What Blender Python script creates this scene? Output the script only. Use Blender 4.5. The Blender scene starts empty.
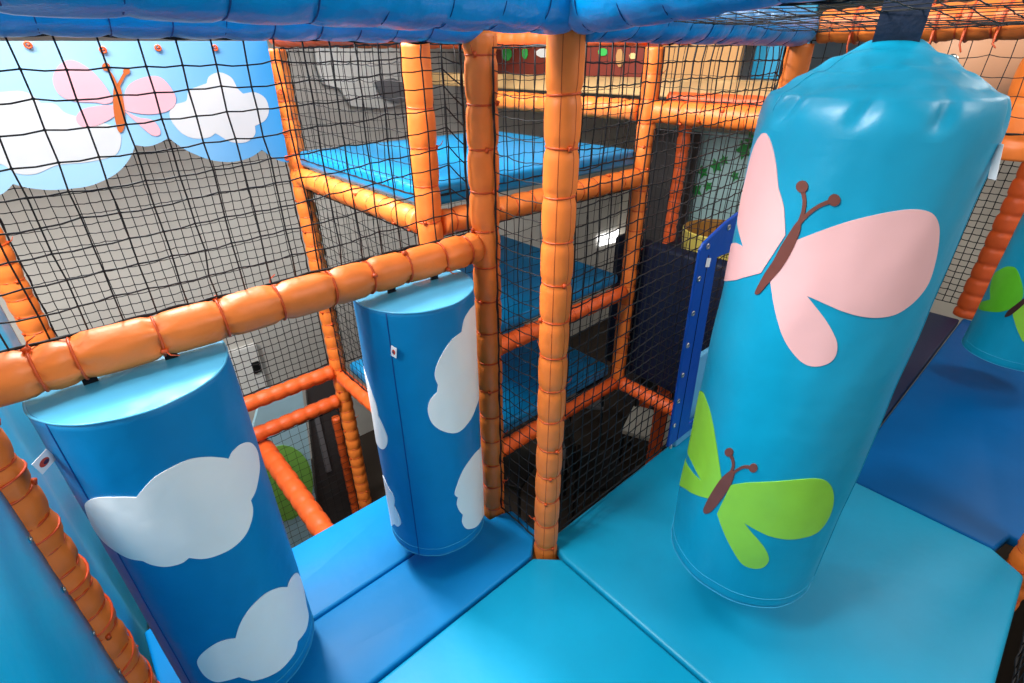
import bpy, bmesh, math, random
from mathutils import Vector, Matrix, noise
PI = math.pi
C = bpy.context.scene.collection
sc = bpy.context.scene

# ------------------------------------------------------------------ camera
F = 510.4; YAW, PITCH, ROLL = 0.84116665, 0.50650118, -0.0048569554
CAM = Vector((-0.941, -0.869, 1.6))
cy, sy, cp, sp = math.cos(YAW), math.sin(YAW), math.cos(PITCH), math.sin(PITCH)
FW = Vector((cp*cy, cp*sy, -sp)); RT = Vector((sy, -cy, 0)); UP = RT.cross(FW)
c_, s_ = math.cos(ROLL), math.sin(ROLL)
RT, UP = c_*RT + s_*UP, -s_*RT + c_*UP
def ray(u, v): return (u-512)/F*RT - (v-341.5)/F*UP + FW
def at(u, v, ax, val):
    d = ray(u, v); i = 'xyz'.index(ax); return CAM + d*((val-CAM[i])/d[i])
cam = bpy.data.objects.new('camera', bpy.data.cameras.new('camera')); C.objects.link(cam)
cam.data.sensor_width = 36; cam.data.lens = F*36/1024; cam.data.clip_start = .02
m = Matrix((RT, UP, -FW)).transposed().to_4x4(); m.translation = CAM
cam.matrix_world = m; sc.camera = cam

# ------------------------------------------------------------------ materials
def lin(c): return tuple(((x/255)/12.92 if x/255 <= .04045 else ((x/255+.055)/1.055)**2.4) for x in c)
def nt(name):
    m = bpy.data.materials.new(name); m.use_nodes = True
    return m, m.node_tree.nodes, m.node_tree.links, m.node_tree.nodes['Principled BSDF']
def vinyl(name, col, rough=.42, bump=.08, scale=14, var=.06, spec=.5, coat=0):
    m, N, L, b = nt(name)
    tc = N.new('ShaderNodeTexCoord')
    n = N.new('ShaderNodeTexNoise'); n.inputs['Scale'].default_value = scale; n.inputs['Detail'].default_value = 4
    L.new(tc.outputs['Object'], n.inputs['Vector'])
    r = N.new('ShaderNodeValToRGB'); a = lin(col)
    r.color_ramp.elements[0].position = .3; r.color_ramp.elements[1].position = .7
    r.color_ramp.elements[0].color = tuple(x*(1-var) for x in a)+(1,)
    r.color_ramp.elements[1].color = tuple(min(1, x*(1+var)) for x in a)+(1,)
    L.new(n.outputs['Fac'], r.inputs['Fac']); L.new(r.outputs['Color'], b.inputs['Base Color'])
    n2 = N.new('ShaderNodeTexNoise'); n2.inputs['Scale'].default_value = scale*1.3; n2.inputs['Detail'].default_value = 3
    L.new(tc.outputs['Object'], n2.inputs['Vector'])
    n3 = N.new('ShaderNodeTexNoise'); n3.inputs['Scale'].default_value = 420
    L.new(tc.outputs['Object'], n3.inputs['Vector'])
    ad = N.new('ShaderNodeMath'); ad.operation = 'MULTIPLY_ADD'; ad.inputs[1].default_value = .04
    L.new(n3.outputs['Fac'], ad.inputs[0]); L.new(n2.outputs['Fac'], ad.inputs[2])
    bp = N.new('ShaderNodeBump'); bp.inputs['Strength'].default_value = bump; bp.inputs['Distance'].default_value = .05
    L.new(ad.outputs[0], bp.inputs['Height']); L.new(bp.outputs['Normal'], b.inputs['Normal'])
    b.inputs['Roughness'].default_value = rough; b.inputs['Specular IOR Level'].default_value = spec
    b.inputs['Coat Weight'].default_value = coat; b.inputs['Coat Roughness'].default_value = .18
    return m
def plain(name, col, rough=.6, spec=.4, metal=0, emit=0):
    m, N, L, b = nt(name)
    tc = N.new('ShaderNodeTexCoord'); n = N.new('ShaderNodeTexNoise'); n.inputs['Scale'].default_value = 9
    L.new(tc.outputs['Object'], n.inputs['Vector'])
    mx = N.new('ShaderNodeMixRGB'); mx.blend_type = 'MULTIPLY'; mx.inputs['Fac'].default_value = .12
    mx.inputs['Color1'].default_value = lin(col)+(1,)
    L.new(n.outputs['Fac'], mx.inputs['Color2']); L.new(mx.outputs['Color'], b.inputs['Base Color'])
    b.inputs['Roughness'].default_value = rough; b.inputs['Specular IOR Level'].default_value = spec
    b.inputs['Metallic'].default_value = metal
    if emit:
        b.inputs['Emission Color'].default_value = lin(col)+(1,); b.inputs['Emission Strength'].default_value = emit
    return m
M = dict(
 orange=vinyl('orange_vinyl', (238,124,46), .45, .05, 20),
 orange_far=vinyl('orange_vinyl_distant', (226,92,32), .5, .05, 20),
 tie=plain('orange_cable_tie', (206,80,28), .4), thread=plain('dark_orange_thread', (184,84,28), .7),
 tube=vinyl('blue_tube_vinyl', (2,142,214), .28, .16, 13, .05, .55),
 bag=vinyl('turquoise_vinyl', (4,150,188), .38, .10, 7, .05),
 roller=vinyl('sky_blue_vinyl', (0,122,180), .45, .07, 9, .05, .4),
 roller_top=vinyl('sky_blue_vinyl_glare', (84,180,222), .3, .05, 9, .05, .6),  # same vinyl as the roller, lightened to stand for glare on top
 mat_front=vinyl('cyan_mat_vinyl', (2,156,198), .42, .05, 6, .04, .4),
 mat_right=vinyl('teal_blue_mat_vinyl', (2,150,190), .40, .06, 6, .04, .4),
 mat_strip=vinyl('blue_mat_vinyl', (0,130,196), .46, .05, 6, .04, .25),
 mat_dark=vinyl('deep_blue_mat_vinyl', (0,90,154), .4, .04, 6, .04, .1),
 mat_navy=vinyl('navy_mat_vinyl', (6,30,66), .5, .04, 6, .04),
 mat_tower=vinyl('bright_blue_mat_vinyl', (4,134,190), .42, .05, 8, .05, .4),
 flap=vinyl('royal_blue_vinyl', (4,70,164), .4, .05, 10, .05),
 navy=vinyl('dark_navy_vinyl', (6,20,46), .6, .05, 10, .05, .3),
 pvc=vinyl('light_blue_curtain_vinyl', (14,176,222), .38, .08, 6, .05, .35),
 pink=vinyl('pink_vinyl', (238,184,184), .42, .05, 9, .02), green=vinyl('lime_green_vinyl', (142,208,58), .42, .05, 9, .08),
 green2=vinyl('green_vinyl', (96,196,40), .42, .05, 9, .08),
 white=vinyl('white_vinyl', (246,244,241), .42, .05, 9, .02), brown=vinyl('brown_vinyl', (112,60,50), .5, .04, 20, .1),
 dkbrown=vinyl('dark_brown_vinyl', (60,30,28), .5, .04, 20, .1),
 stitch=plain('pale_blue_stitching', (60,172,212), .6), seam=plain('dark_blue_seam', (4,70,140), .6),
 net=plain('black_net_cord', (16,16,19), .55, .4), strap=vinyl('navy_webbing', (24,38,62), .75, .12, 60, .15),
 strapside=plain('black_webbing', (14,18,28), .8), label=plain('white_label', (236,236,238), .6),
 logo_red=plain('logo_red', (196,66,48), .6), logo_dark=plain('logo_dark', (60,44,70), .6),
 metal=plain('nickel_grommet', (205,200,190), .3, .5, 1), cord=plain('orange_cord', (226,84,36), .5),
 wall=plain('grey_beige_wall_paint', (202,199,192), .8, .2), wall2=plain('beige_wall_paint', (206,198,184), .8, .2),
 floor=plain('dark_carpet', (66,58,52), .95, .1), carpet_green=plain('green_carpet', (44,92,44), .95, .1),
 skyblue=plain('printed_sky_blue', (72,176,226), .55), cloud=plain('printed_cloud_white', (184,188,192), .55),
 palecloud=plain('printed_pale_blue', (200,228,244), .55), bpink=plain('printed_pink', (206,156,168), .55),
 bbrown=plain('printed_brown', (172,86,30), .55),
 cream=plain('cream_foam', (240,196,132), .6), redmural=plain('dark_red_panel', (122,44,28), .6),
 tan=plain('tan_panel', (190,140,84), .6), brick=plain('white_brick', (214,210,202), .7), teal=plain('teal_panel', (20,140,180), .5),
 greenmark=plain('green_print', (60,180,80), .6), whitemark=plain('white_print', (236,236,232), .6),
 foamstrip=plain('pale_blue_foam', (96,172,212), .6),
 black=plain('black_plastic', (18,18,20), .45), grey=plain('grey_fabric', (120,120,124), .8), cushion=plain('pale_cushion', (214,212,200), .8),
 yellow=plain('yellow_plastic', (214,196,96), .5), bowlbrown=plain('ochre_plastic', (140,96,30), .6),
 mural=plain('pale_green_blue_panel', (168,204,204), .6), leaf=plain('leaf_green_print', (36,140,62), .6),
 peach=plain('peach_plastic', (226,170,130), .5), bluegrey=plain('blue_grey_panel', (180,200,210), .7),
 lightblue=plain('light_blue_panel', (176,220,236), .6), circle=plain('lime_print', (140,206,90), .6),
 darkgrey=plain('dark_grey_panel', (66,62,62), .7), lit=plain('lit_white', (255,255,255), .5, .3, 0, 2.2),
 yellowled=plain('yellow_switch', (226,200,60), .5), lampw=plain('lamp_diffuser', (255,250,240), .5, .3, 0, 3),
)
# brick pattern on the white brick panel
def brick_nodes(m):
    N, L = m.node_tree.nodes, m.node_tree.links; b = N['Principled BSDF']
    t = N.new('ShaderNodeTexBrick'); t.inputs['Scale'].default_value = 9
    t.inputs['Color1'].default_value = lin((216,212,204))+(1,); t.inputs['Color2'].default_value = lin((206,202,196))+(1,)
    t.inputs['Mortar'].default_value = lin((150,146,140))+(1,)
    tc = N.new('ShaderNodeTexCoord'); mp = N.new('ShaderNodeMapping'); mp.inputs['Rotation'].default_value = (PI/2, 0, PI/2)
    L.new(tc.outputs['Object'], mp.inputs['Vector']); L.new(mp.outputs['Vector'], t.inputs['Vector'])
    L.new(t.outputs['Color'], b.inputs['Base Color'])
# printed sky on the banner: pale on the left, blue on the right (a print, fixed to the cloth)
def sky_print(m):
    N, L = m.node_tree.nodes, m.node_tree.links; b = N['Principled BSDF']
    tc = N.new('ShaderNodeTexCoord'); sx = N.new('ShaderNodeSeparateXYZ'); L.new(tc.outputs['Object'], sx.inputs[0])
    r = N.new('ShaderNodeValToRGB'); mr = N.new('ShaderNodeMapRange')
    mr.inputs['From Min'].default_value = -.75; mr.inputs['From Max'].default_value = 0
    L.new(sx.outputs['X'], mr.inputs['Value']); L.new(mr.outputs[0], r.inputs['Fac'])
    r.color_ramp.elements[0].color = lin((138,178,206))+(1,); r.color_ramp.elements[1].color = lin((20,128,190))+(1,)
    L.new(r.outputs['Color'], b.inputs['Base Color'])
sky_print(M['skyblue'])

# ------------------------------------------------------------------ object helpers
def ob(name, verts, faces, mat, parent=None, smooth=True, origin=None, mats=None, fm=None):
    me = bpy.data.meshes.new(name)
    base = Vector(parent.location) if parent and parent.type == 'EMPTY' else (Vector(parent['_o']) if parent and '_o' in parent else Vector((0,0,0)))
    if origin is not None: base = Vector(origin)
    me.from_pydata([tuple(Vector(v)-base) for v in verts], [], faces)
    for mm in (mats or [mat]): me.materials.append(mm)
    if fm:
        for p, k in zip(me.polygons, fm): p.material_index = k
    if smooth:
        me.polygons.foreach_set('use_smooth', [True]*len(me.polygons))
    me.update()
    o = bpy.data.objects.new(name, me); C.objects.link(o)
    if origin is not None and parent is None: o.location = base
    if parent: o.parent = parent
    return o
def tag(o, label, cat, group=None, kind=None):
    if label: o['label'] = label
    if cat: o['category'] = cat
    if group: o['group'] = group
    if kind: o['kind'] = kind
    return o
def empty(name, loc, label, cat, group=None):
    o = bpy.data.objects.new(name, None); o.location = loc; o.empty_display_size = .05; C.objects.link(o)
    return tag(o, label, cat, group)
class G:
    """collects verts and faces"""
    def __init__(s): s.v = []; s.f = []; s.k = []
    def add(s, v, f, k=0):
        n = len(s.v); s.v += [Vector(x) for x in v]; s.f += [tuple(i+n for i in q) for q in f]; s.k += [k]*len(f)
    def grid(s, rows, closed=True, caps=False, k=0):
        n = len(rows[0]); v = [p for r in rows for p in r]; f = []
        for i in range(len(rows)-1):
            for j in range(n if closed else n-1):
                a, b = i*n+j, i*n+(j+1) % n; f.append((a, b, b+n, a+n))
        if caps: f.append(tuple(range(n))[::-1]); f.append(tuple(range(len(v)-n, len(v))))
        s.add(v, f, k)
    def tube(s, pts, r, n=6, caps=True, k=0):
        pts = [Vector(p) for p in pts]; rows = []; ref = None
        for i, p in enumerate(pts):
            t = (pts[min(i+1, len(pts)-1)]-pts[max(i-1, 0)]).normalized()
            if ref is None: ref = t.orthogonal().normalized()
            ref = (ref-t*ref.dot(t)).normalized(); b = t.cross(ref)
            rr = r[i] if isinstance(r, (list, tuple)) else r
            rows.append([p+rr*(math.cos(2*PI*j/n)*ref+math.sin(2*PI*j/n)*b) for j in range(n)])
        s.grid(rows, True, caps, k)
    def ring(s, c, ax, R, r, n=28, m=6, k=0):
        ax = Vector(ax).normalized(); a = ax.orthogonal().normalized(); b = ax.cross(a); rows = []
        for i in range(n+1):
            th = 2*PI*i/n; d = math.cos(th)*a+math.sin(th)*b
            rows.append([Vector(c)+d*(R+r*math.cos(2*PI*j/m))+ax*r*math.sin(2*PI*j/m) for j in range(m)])
        s.grid(rows, True, False, k)
    def box(s, x0, x1, y0, y1, z0, z1, k=0):
        v = [(x, y, z) for z in (z0, z1) for y in (y0, y1) for x in (x0, x1)]
        s.add(v, [(0,2,3,1),(4,5,7,6),(0,1,5,4),(2,6,7,3),(0,4,6,2),(1,3,7,5)], k)
    def prism(s, pts, d, k=0):
        """closed outline of 3-D points swept by d"""
        n = len(pts); d = Vector(d); pts = [Vector(p) for p in pts]
        s.add(pts+[p+d for p in pts], [tuple(range(n))[::-1], tuple(range(n, 2*n))]+[(i, (i+1) % n, n+(i+1) % n, n+i) for i in range(n)], k)
    def build(s, name, mat, parent=None, smooth=True, origin=None, mats=None):
        return ob(name, s.v, s.f, mat, parent, smooth, origin, mats, s.k if mats else None)
def fixn(o):
    bm = bmesh.new(); bm.from_mesh(o.data); bmesh.ops.recalc_face_normals(bm, faces=bm.faces); bm.to_mesh(o.data); bm.free(); return o
def bevel(o, w, seg=3, ang=.6):
    md = o.modifiers.new('bevel', 'BEVEL'); md.width = w; md.segments = seg; md.limit_method = 'ANGLE'; md.angle_limit = ang
    return o
def smoothpoly(P, per=5):
    """Catmull-Rom through closed outline; points tagged 'n' as third item are sharp notches"""
    n = len(P); out = []
    for i in range(n):
        p0, p1, p2, p3 = P[i-1], P[i], P[(i+1) % n], P[(i+2) % n]
        a, b = Vector(p1[:2]), Vector(p2[:2])
        q0 = a if len(p1) > 2 else Vector(p0[:2]); q3 = b if len(p2) > 2 else Vector(p3[:2])
        ta = (b-q0)*.5 if len(p1) == 2 else (b-a)*.6; tb = (q3-a)*.5 if len(p2) == 2 else (b-a)*.6
        L = (b-a).length
        for tt in (ta, tb):
            if tt.length > 1.2*L: tt *= 1.2*L/tt.length
        for k in range(per):
            t = k/per; t2 = t*t; t3 = t2*t
            out.append(a*(2*t3-3*t2+1)+ta*(t3-2*t2+t)+b*(-2*t3+3*t2)+tb*(t3-t2))
    return out

# ------------------------------------------------------------------ padded tubes
def tube_profile(a, b, r, ties, pinch, seed, n=28, step=.012, puff=.03, pleat=.05, sag=0, tiew=.012):
    a, b = Vector(a), Vector(b); L = (b-a).length; ax = (b-a)/L
    e1 = ax.orthogonal().normalized(); e2 = ax.cross(e1)
    N = max(4, int(L/step)); rows = []
    cuts = sorted(ties)
    for i in range(N+1):
        s = L*i/N
        c = a+ax*s - Vector((0, 0, sag*4*(s/L)*(1-s/L)))
        dm = min([abs(s-t) for t in cuts] or [9])
        lo = max([t for t in cuts if t <= s] or [0]); hi = min([t for t in cuts if t > s] or [L])
        ph = (s-lo)/max(hi-lo, 1e-4)
        cell = cuts.index(lo) if lo in cuts else -1
        row = []
        for j in range(n):
            th = 2*PI*j/n
            w = math.sin(PI*min(1, max(0, ph)))
            rr = r*(1-pinch*math.exp(-(dm/tiew)**2) + puff*(w-.5))
            fold = noise.noise(Vector((math.cos(th)*3.2+seed*7, math.sin(th)*3.2, cell*5.3)))
            f2 = noise.noise(Vector((math.cos(th)*7.5+seed*3, math.sin(th)*7.5, cell*2.3+(1 if ph > .5 else 0))))
            rr += r*pleat*(fold*1.5*math.exp(-dm/.03)+f2*.9*math.exp(-dm/.016))
            rr += r*.03*noise.noise(Vector((math.cos(th)*1.3, math.sin(th)*1.3+seed*3.1, s*9)))
            row.append(c+rr*(math.cos(th)*e1+math.sin(th)*e2))
        rows.append(row)
    return rows, e1, e2, ax, L
def padded(name, a, b, r, label, cat='padded post', group=None, ties=None, spacing=.116, seed=1, mat='orange', pinch=.13, detail=True,
           seam=None, sag=0, puff=.03, pleat=.05, n=28, step=.012, tiemat='tie', tails=True, tieR=.92, tiew=.012, knots=True):
    L = (Vector(b)-Vector(a)).length
    if ties is None: ties = [spacing*(.5+k) for k in range(int(L/spacing))]
    rows, e1, e2, ax, L = tube_profile(a, b, r, ties, pinch, seed, n, step, puff, pleat, sag, tiew)
    g = G(); g.grid(rows, True, True)
    if not detail:
        o = g.build(name, M[mat], None, True, a); o['_o'] = tuple(a); return tag(o, label, cat, group)
    root = empty(name, a, label, cat, group)
    g.build('foam_sleeve', M[mat], root)
    rnd = random.Random(seed)
    for t in ties:
        q = G(); c = Vector(a)+ax*t-Vector((0, 0, sag*4*(t/L)*(1-t/L)))
        q.ring(c, ax+Vector((rnd.uniform(-.06,.06), rnd.uniform(-.06,.06), rnd.uniform(-.06,.06))), r*(tieR-.03), .0028 if knots else .0012, 26, 6)
        th = rnd.uniform(0, 6.28); d = math.cos(th)*e1+math.sin(th)*e2
        q.add([], [])
        bx = c+d*r*tieR
        if knots: q.tube([bx-ax*.006, bx+ax*.006+d*.004], .0055, 6)
        if tails and rnd.random() < .45: q.tube([bx, bx+d*.016+ax*.006, bx+d*.024+ax*.02], [.002, .0016, .001], 5)
        q.build('cable_tie' if knots else 'sewn_seam', M[tiemat], root)
    for sth in (seam or []):
        q = G(); d = []
        idx = sth/(2*PI)*n
        j0 = int(idx) % n; fr = idx-int(idx)
        for row in rows[1:-1]:
            p = row[j0].lerp(row[(j0+1) % n], fr); d.append(p)
        q.tube(d, .0011, 5); q.build('seam', M['thread'], root)
    return root
def ang_to(a, b, toward):
    """angle around the tube axis that faces the point `toward`"""
    a, b = Vector(a), Vector(b); ax = (b-a).normalized(); e1 = ax.orthogonal().normalized(); e2 = ax.cross(e1)
    d = Vector(toward)-a; return math.atan2(d.dot(e2), d.dot(e1)) % (2*PI)

ZT = 1.69      # top rails
GND = -1.75
# -- the three posts of the near tower
P0a, P0b = (.022,.024,GND), (.022,.024,1.66)
def zties(zs, base): return [z-base for z in zs]
low = [GND+.1+.115*k for k in range(15)]
f0 = ang_to(P0a, P0b, (CAM.x, CAM.y, 0))
padded('padded_post', P0a, P0b, .0435, 'orange padded post in the centre, at the meeting corner of the three floor mats', seed=3,
       ties=zties([.02+.116*k for k in range(14)]+[z for z in low if z < -.05], GND), seam=[f0-.15, f0+.75], pinch=.12)
P1a, P1b = (0,.3,GND), (0,.3,1.66)
f1 = ang_to(P1a, P1b, (CAM.x, CAM.y, 0))
padded('padded_post', P1a, P1b, .0435, 'orange padded post where the near horizontal rail ends, beside the roller with the seam', seed=4,
       ties=zties([.02+.1135*k for k in range(15)]+[z for z in low if z < -.05], GND), pinch=.13, pleat=.09, seam=[f1+.9])
padded('padded_post', (0,.604,-.11), (0,.604,1.64), .044, 'orange padded post at the near left corner of the raised blue platform', seed=5, spacing=.117, pinch=.1)
padded('padded_post', (0,1.72,GND), (0,1.72,1.64), .044, 'orange padded post behind the raised platform, with the sky banner tied to it', seed=6, spacing=.075, pinch=.09)
padded('padded_post', (1.21,.604,-.11), (1.21,.604,1.64), .044, 'orange padded post at the far right corner of the netted shaft', seed=7, spacing=.1, pinch=.09)
padded('padded_post', (1.21,0,GND), (1.21,0,1.64), .044, 'orange padded post half hidden behind the upper left edge of the big butterfly bag', seed=8, spacing=.1, pinch=.09)
padded('padded_post', (1.315,-1.205,GND), (1.315,-1.205,1.64), .05, 'orange padded post at the far right corner of the right hand mat', seed=9, spacing=.075, pinch=.09)
padded('padded_post', (-1.15,1.735,GND), (-1.15,1.735,1.6), .045, 'orange padded post at the far left beyond the big net, under the banner', seed=10, spacing=.07, pinch=.09)
# left front post, laced
root7 = padded('padded_post', (-1.19,.307,GND), (-1.19,.307,1.64), .047, 'orange padded post at the lower left laced with thin orange cord', seed=11, spacing=.072, pinch=.1, tails=False, pleat=.08)
# rails
rail_a, rail_b = (-1.15,.307,1.103), (-.035,.307,1.103)
padded('padded_rail', rail_a, rail_b, .046, 'near orange padded rail above the two blue rollers with the big net laced to it', 'padded rail', seed=12,
       ties=[x+1.15 for x in (-1.06,-1.0,-.868,-.744,-.623,-.495,-.391,-.283,-.165,-.075)], pinch=.15, pleat=.14, tieR=.945)
B = [((0,.65,1.103), (0,1.675,1.103), .044, 'orange padded bar along the near left edge of the raised platform', 21, 'orange'),
     ((.045,.604,1.1), (1.165,.604,1.1), .044, 'orange padded bar along the right hand front edge of the raised platform', 22, 'orange'),
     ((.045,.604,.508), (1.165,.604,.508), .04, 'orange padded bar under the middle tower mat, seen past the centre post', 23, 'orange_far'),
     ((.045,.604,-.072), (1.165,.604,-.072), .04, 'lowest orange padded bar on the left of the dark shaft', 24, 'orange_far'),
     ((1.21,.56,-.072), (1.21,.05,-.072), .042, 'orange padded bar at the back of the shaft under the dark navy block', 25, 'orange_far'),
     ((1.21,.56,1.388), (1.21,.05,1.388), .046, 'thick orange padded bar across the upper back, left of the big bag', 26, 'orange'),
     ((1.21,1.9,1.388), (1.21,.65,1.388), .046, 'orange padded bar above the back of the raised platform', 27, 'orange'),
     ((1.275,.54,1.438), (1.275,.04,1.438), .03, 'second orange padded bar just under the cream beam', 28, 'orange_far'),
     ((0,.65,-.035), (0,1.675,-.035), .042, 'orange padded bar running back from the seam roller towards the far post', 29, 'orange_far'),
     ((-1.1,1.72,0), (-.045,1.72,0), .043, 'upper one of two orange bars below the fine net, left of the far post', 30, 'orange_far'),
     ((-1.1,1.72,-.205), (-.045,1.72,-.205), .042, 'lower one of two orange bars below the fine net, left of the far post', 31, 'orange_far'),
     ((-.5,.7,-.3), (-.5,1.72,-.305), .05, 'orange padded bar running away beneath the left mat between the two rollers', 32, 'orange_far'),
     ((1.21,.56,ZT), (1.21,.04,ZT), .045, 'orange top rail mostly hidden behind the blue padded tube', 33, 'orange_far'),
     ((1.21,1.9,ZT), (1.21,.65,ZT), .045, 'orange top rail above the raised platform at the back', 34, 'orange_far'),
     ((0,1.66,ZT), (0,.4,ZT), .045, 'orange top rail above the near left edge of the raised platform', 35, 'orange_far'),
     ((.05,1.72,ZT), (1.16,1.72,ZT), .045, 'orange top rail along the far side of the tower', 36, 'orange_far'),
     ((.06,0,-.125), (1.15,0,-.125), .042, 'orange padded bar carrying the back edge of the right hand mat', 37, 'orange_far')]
for a, b, r, lab, sd, mt in B:
    padded('padded_bar', a, b, r, lab, 'padded bar', None, spacing=.095 if sd < 29 or sd > 31 else .075, seed=sd, mat=mt, pinch=.1, detail=sd in (21,22,23,25,26), tails=False)
tr = padded('padded_rail', (1.235,-.05,ZT), (1.235,-1.2,ZT), .05, 'orange top rail at the upper right with net and orange ties on it', 'padded rail', seed=40, spacing=.085, pinch=.1)
for k in range(8):       # loose tie tails hanging under the rail
    g = G(); y = -.16-.075*k; g.tube([(1.18,y,1.69), (1.185,y,1.63), (1.17,y-.012,1.6+.01*(k % 3))], [.004,.003,.002], 5)
    g.ring((1.235,y,ZT), (0,1,.1*(k % 3-1)), .052, .0045, 20, 5)
    g.build('lacing_tie', M['tie'], tr)

# lacing on the left post
g = G()
for k in range(7):
    z0 = .12+.15*k; pts = []
    for i in range(31):
        t = i/30; th = 2*PI*t*1.35+k*.6
        pts.append((-1.19+.0485*math.cos(th), .307+.0485*math.sin(th), z0+.15*t+.018*math.sin(9*t)))
    g.tube(pts, .0028, 5)
g.build('lacing_cord', M['cord'], root7)

# ------------------------------------------------------------------ blue top tubes
def bluetube(a, b, r, label, seed, spacing=.15):
    root = padded('padded_tube', a, b, r, label, 'padded tube', seed=seed, mat='tube', ties=[spacing*(.35+k) for k in range(int((Vector(b)-Vector(a)).length/spacing))],
           pinch=.05, puff=.045, pleat=.05, tiemat='seam', tails=False, tieR=.985, n=32, tiew=.006, knots=False)
    return root
bluetube((-1.3,0,1.705), (-.015,0,1.705), .061, 'glossy blue padded tube along the top left edge of the photo', 51, .115)
bluetube((-1.25,.307,1.688), (-.02,.307,1.688), .055, 'blue padded tube just behind the top left one, with the big net hanging from it', 52, .088)
bluetube((0,-.035,1.706), (0,-1.2,1.785), .064, 'puffy shiny blue padded tube running from the centre post to the top right', 53, .095)
bluetube((.05,.0,1.688), (1.19,.0,1.688), .056, 'dark blue padded tube behind the net, ending at the orange top rail', 54, .105)

# ------------------------------------------------------------------ nets
def net(name, o, eu, ev, nu, nv, cu, cv, label, r=.0016, sag=.008, skew=0, seed=1, border=True, depth=.012, group=None, knots=True):
    """rope mesh: origin o, unit directions eu, ev; nu x nv cells of cu x cv"""
    rnd = random.Random(seed); o = Vector(o); eu = Vector(eu); ev = Vector(ev); w = eu.cross(ev).normalized()
    P = {}
    for i in range(nu+1):
        for j in range(nv+1):
            e = 0 if i in (0, nu) or j in (0, nv) else 1
            x = i*cu + e*rnd.gauss(0, cu*.022); y = j*cv + e*rnd.gauss(0, cv*.04)
            y += skew*x*e*min(1, 4*min(j, nv-j)/nv) - sag*math.sin(PI*i/nu)*e
            d = depth*e*noise.noise(Vector((i*.21, j*.21, seed*3.3)))
            P[i, j] = o+eu*x+ev*y+w*d
    g = G()
    for i in range(nu+1):
        g.tube([P[i, j] for j in range(nv+1)], r, 4)
    for j in range(nv+1):
        pts = []
        for i in range(nu+1):
            pts.append(P[i, j])
            if i < nu: pts.append((P[i, j]+P[i+1, j])/2 - Vector((0,0,.0022 if ev.z else 0)))
        g.tube(pts, r, 4)
    if knots:
        for (i, j), p in P.items():
            q = r*1.9
            g.add([p+eu*q, p-eu*q, p+ev*q, p-ev*q, p+w*q, p-w*q], [(0,2,4),(2,1,4),(1,3,4),(3,0,4),(2,0,5),(1,2,5),(3,1,5),(0,3,5)])
    if border:
        for k in range(2):
            for pa, pb, dr in ((P[0,0], P[nu,0], ev), (P[0,nv], P[nu,nv], ev), (P[0,0], P[0,nv], eu), (P[nu,0], P[nu,nv], eu)):
                Lh = (pb-pa).length; nn = max(8, int(Lh/.018)); pts = []
                for i in range(nn+1):
                    t = i/nn; pts.append(pa.lerp(pb, t)+dr*.007*noise.noise(Vector((t*Lh*14, k*4.1, seed)))+w*.007*noise.noise(Vector((t*Lh*14, k*4.1+9, seed))))
                g.tube(pts, r*1.5, 4)
    ob_ = g.build(name, M['net'], None, True, o)
    return tag(ob_, label, 'net', group)
X, Y, Z = (1,0,0), (0,1,0), (0,0,1)
net('safety_net', (-1.14,.318,1.148), X, Z, 19, 10, .0574, .0488, 'big black net hanging between the near orange rail and the blue tube above it', .0019, .006, .05, 2)
net('safety_net', (0,.05,.03), Y, Z, 4, 32, .05, .0498, 'narrow black net strip between the two nearest orange posts', .0015, .006, 0, 3)
net('safety_net', (.05,.03,.02), X, Z, 23, 33, .0483, .049, 'tall black net across the front of the dark shaft behind the right hand mat', .0021, .0, .045, 4)
net('safety_net', (0,.655,1.19), Y, Z, 20, 9, .0507, .05, 'black net over the left side of the raised platform', .0016, .006, 0, 5)
net('safety_net', (0,.655,.02), Y, Z, 20, 20, .0507, .0515, 'black net under the left side bar of the raised platform', .0014, .005, 0, 6)
net('safety_net', (.05,.618,1.19), X, Z, 22, 9, .0503, .05, 'black net over the right hand front of the raised platform', .0015, .005, 0, 7)
net('safety_net', (.05,.618,.56), X, Z, 22, 9, .0503, .054, 'black net above the middle tower mat', .0013, .004, 0, 8)
net('safety_net', (.05,.618,-.02), X, Z, 22, 9, .0503, .053, 'black net above the lowest tower mat', .0013, .004, 0, 9)
net('safety_net', (1.21,.06,-.02), Y, Z, 10, 27, .0495, .0495, 'black net at the back of the shaft in front of the dark navy block', .0015, .004, 0, 10)
net('safety_net', (1.21,.06,1.44), Y, Z, 10, 4, .0495, .05, 'small black net between the thick orange bar and the blue tube', .0015, .004, 0, 11)
net('safety_net', (-1.1,1.73,.05), X, Z, 27, 40, .0389, .0396, 'fine black net far behind the big net, in front of the grey wall', .0022, .006, 0, 12)
net('safety_net', (.05,1.72,.03), X, Z, 22, 32, .0503, .05, 'fine black net on the far side of the tower', .0014, .004, 0, 13)
net('safety_net', (-1.1,1.72,-1.3), X, Z, 21, 20, .05, .052, 'fine black net below the two low orange bars', .0011, .004, 0, 14)
net('safety_net', (1.225,-1.18,1.40), Y, Z, 23, 5, .05, .05, 'short black net hanging from the orange top rail above the shoulder of the big bag', .0015, .004, 0, 15)
net('safety_net', (.03,-1.19,1.674), X, Y, 24, 24, .0475, .049, 'black ceiling net above the big butterfly bag', .0012, .0, 0, 16, depth=.014)
net('safety_net', (-.02,-1.235,-.02), X, Z, 25, 33, .0495, .0498, 'black net dropping past the right hand mat edge at the lower right', .0019, .004, 0, 17)
net('safety_net', (3.64,-3.0,.05), Y, Z, 62, 38, .045, .045, 'pale lit fine net far behind the right edge of the big bag', .0036, .004, 0, 18, border=False)
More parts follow.
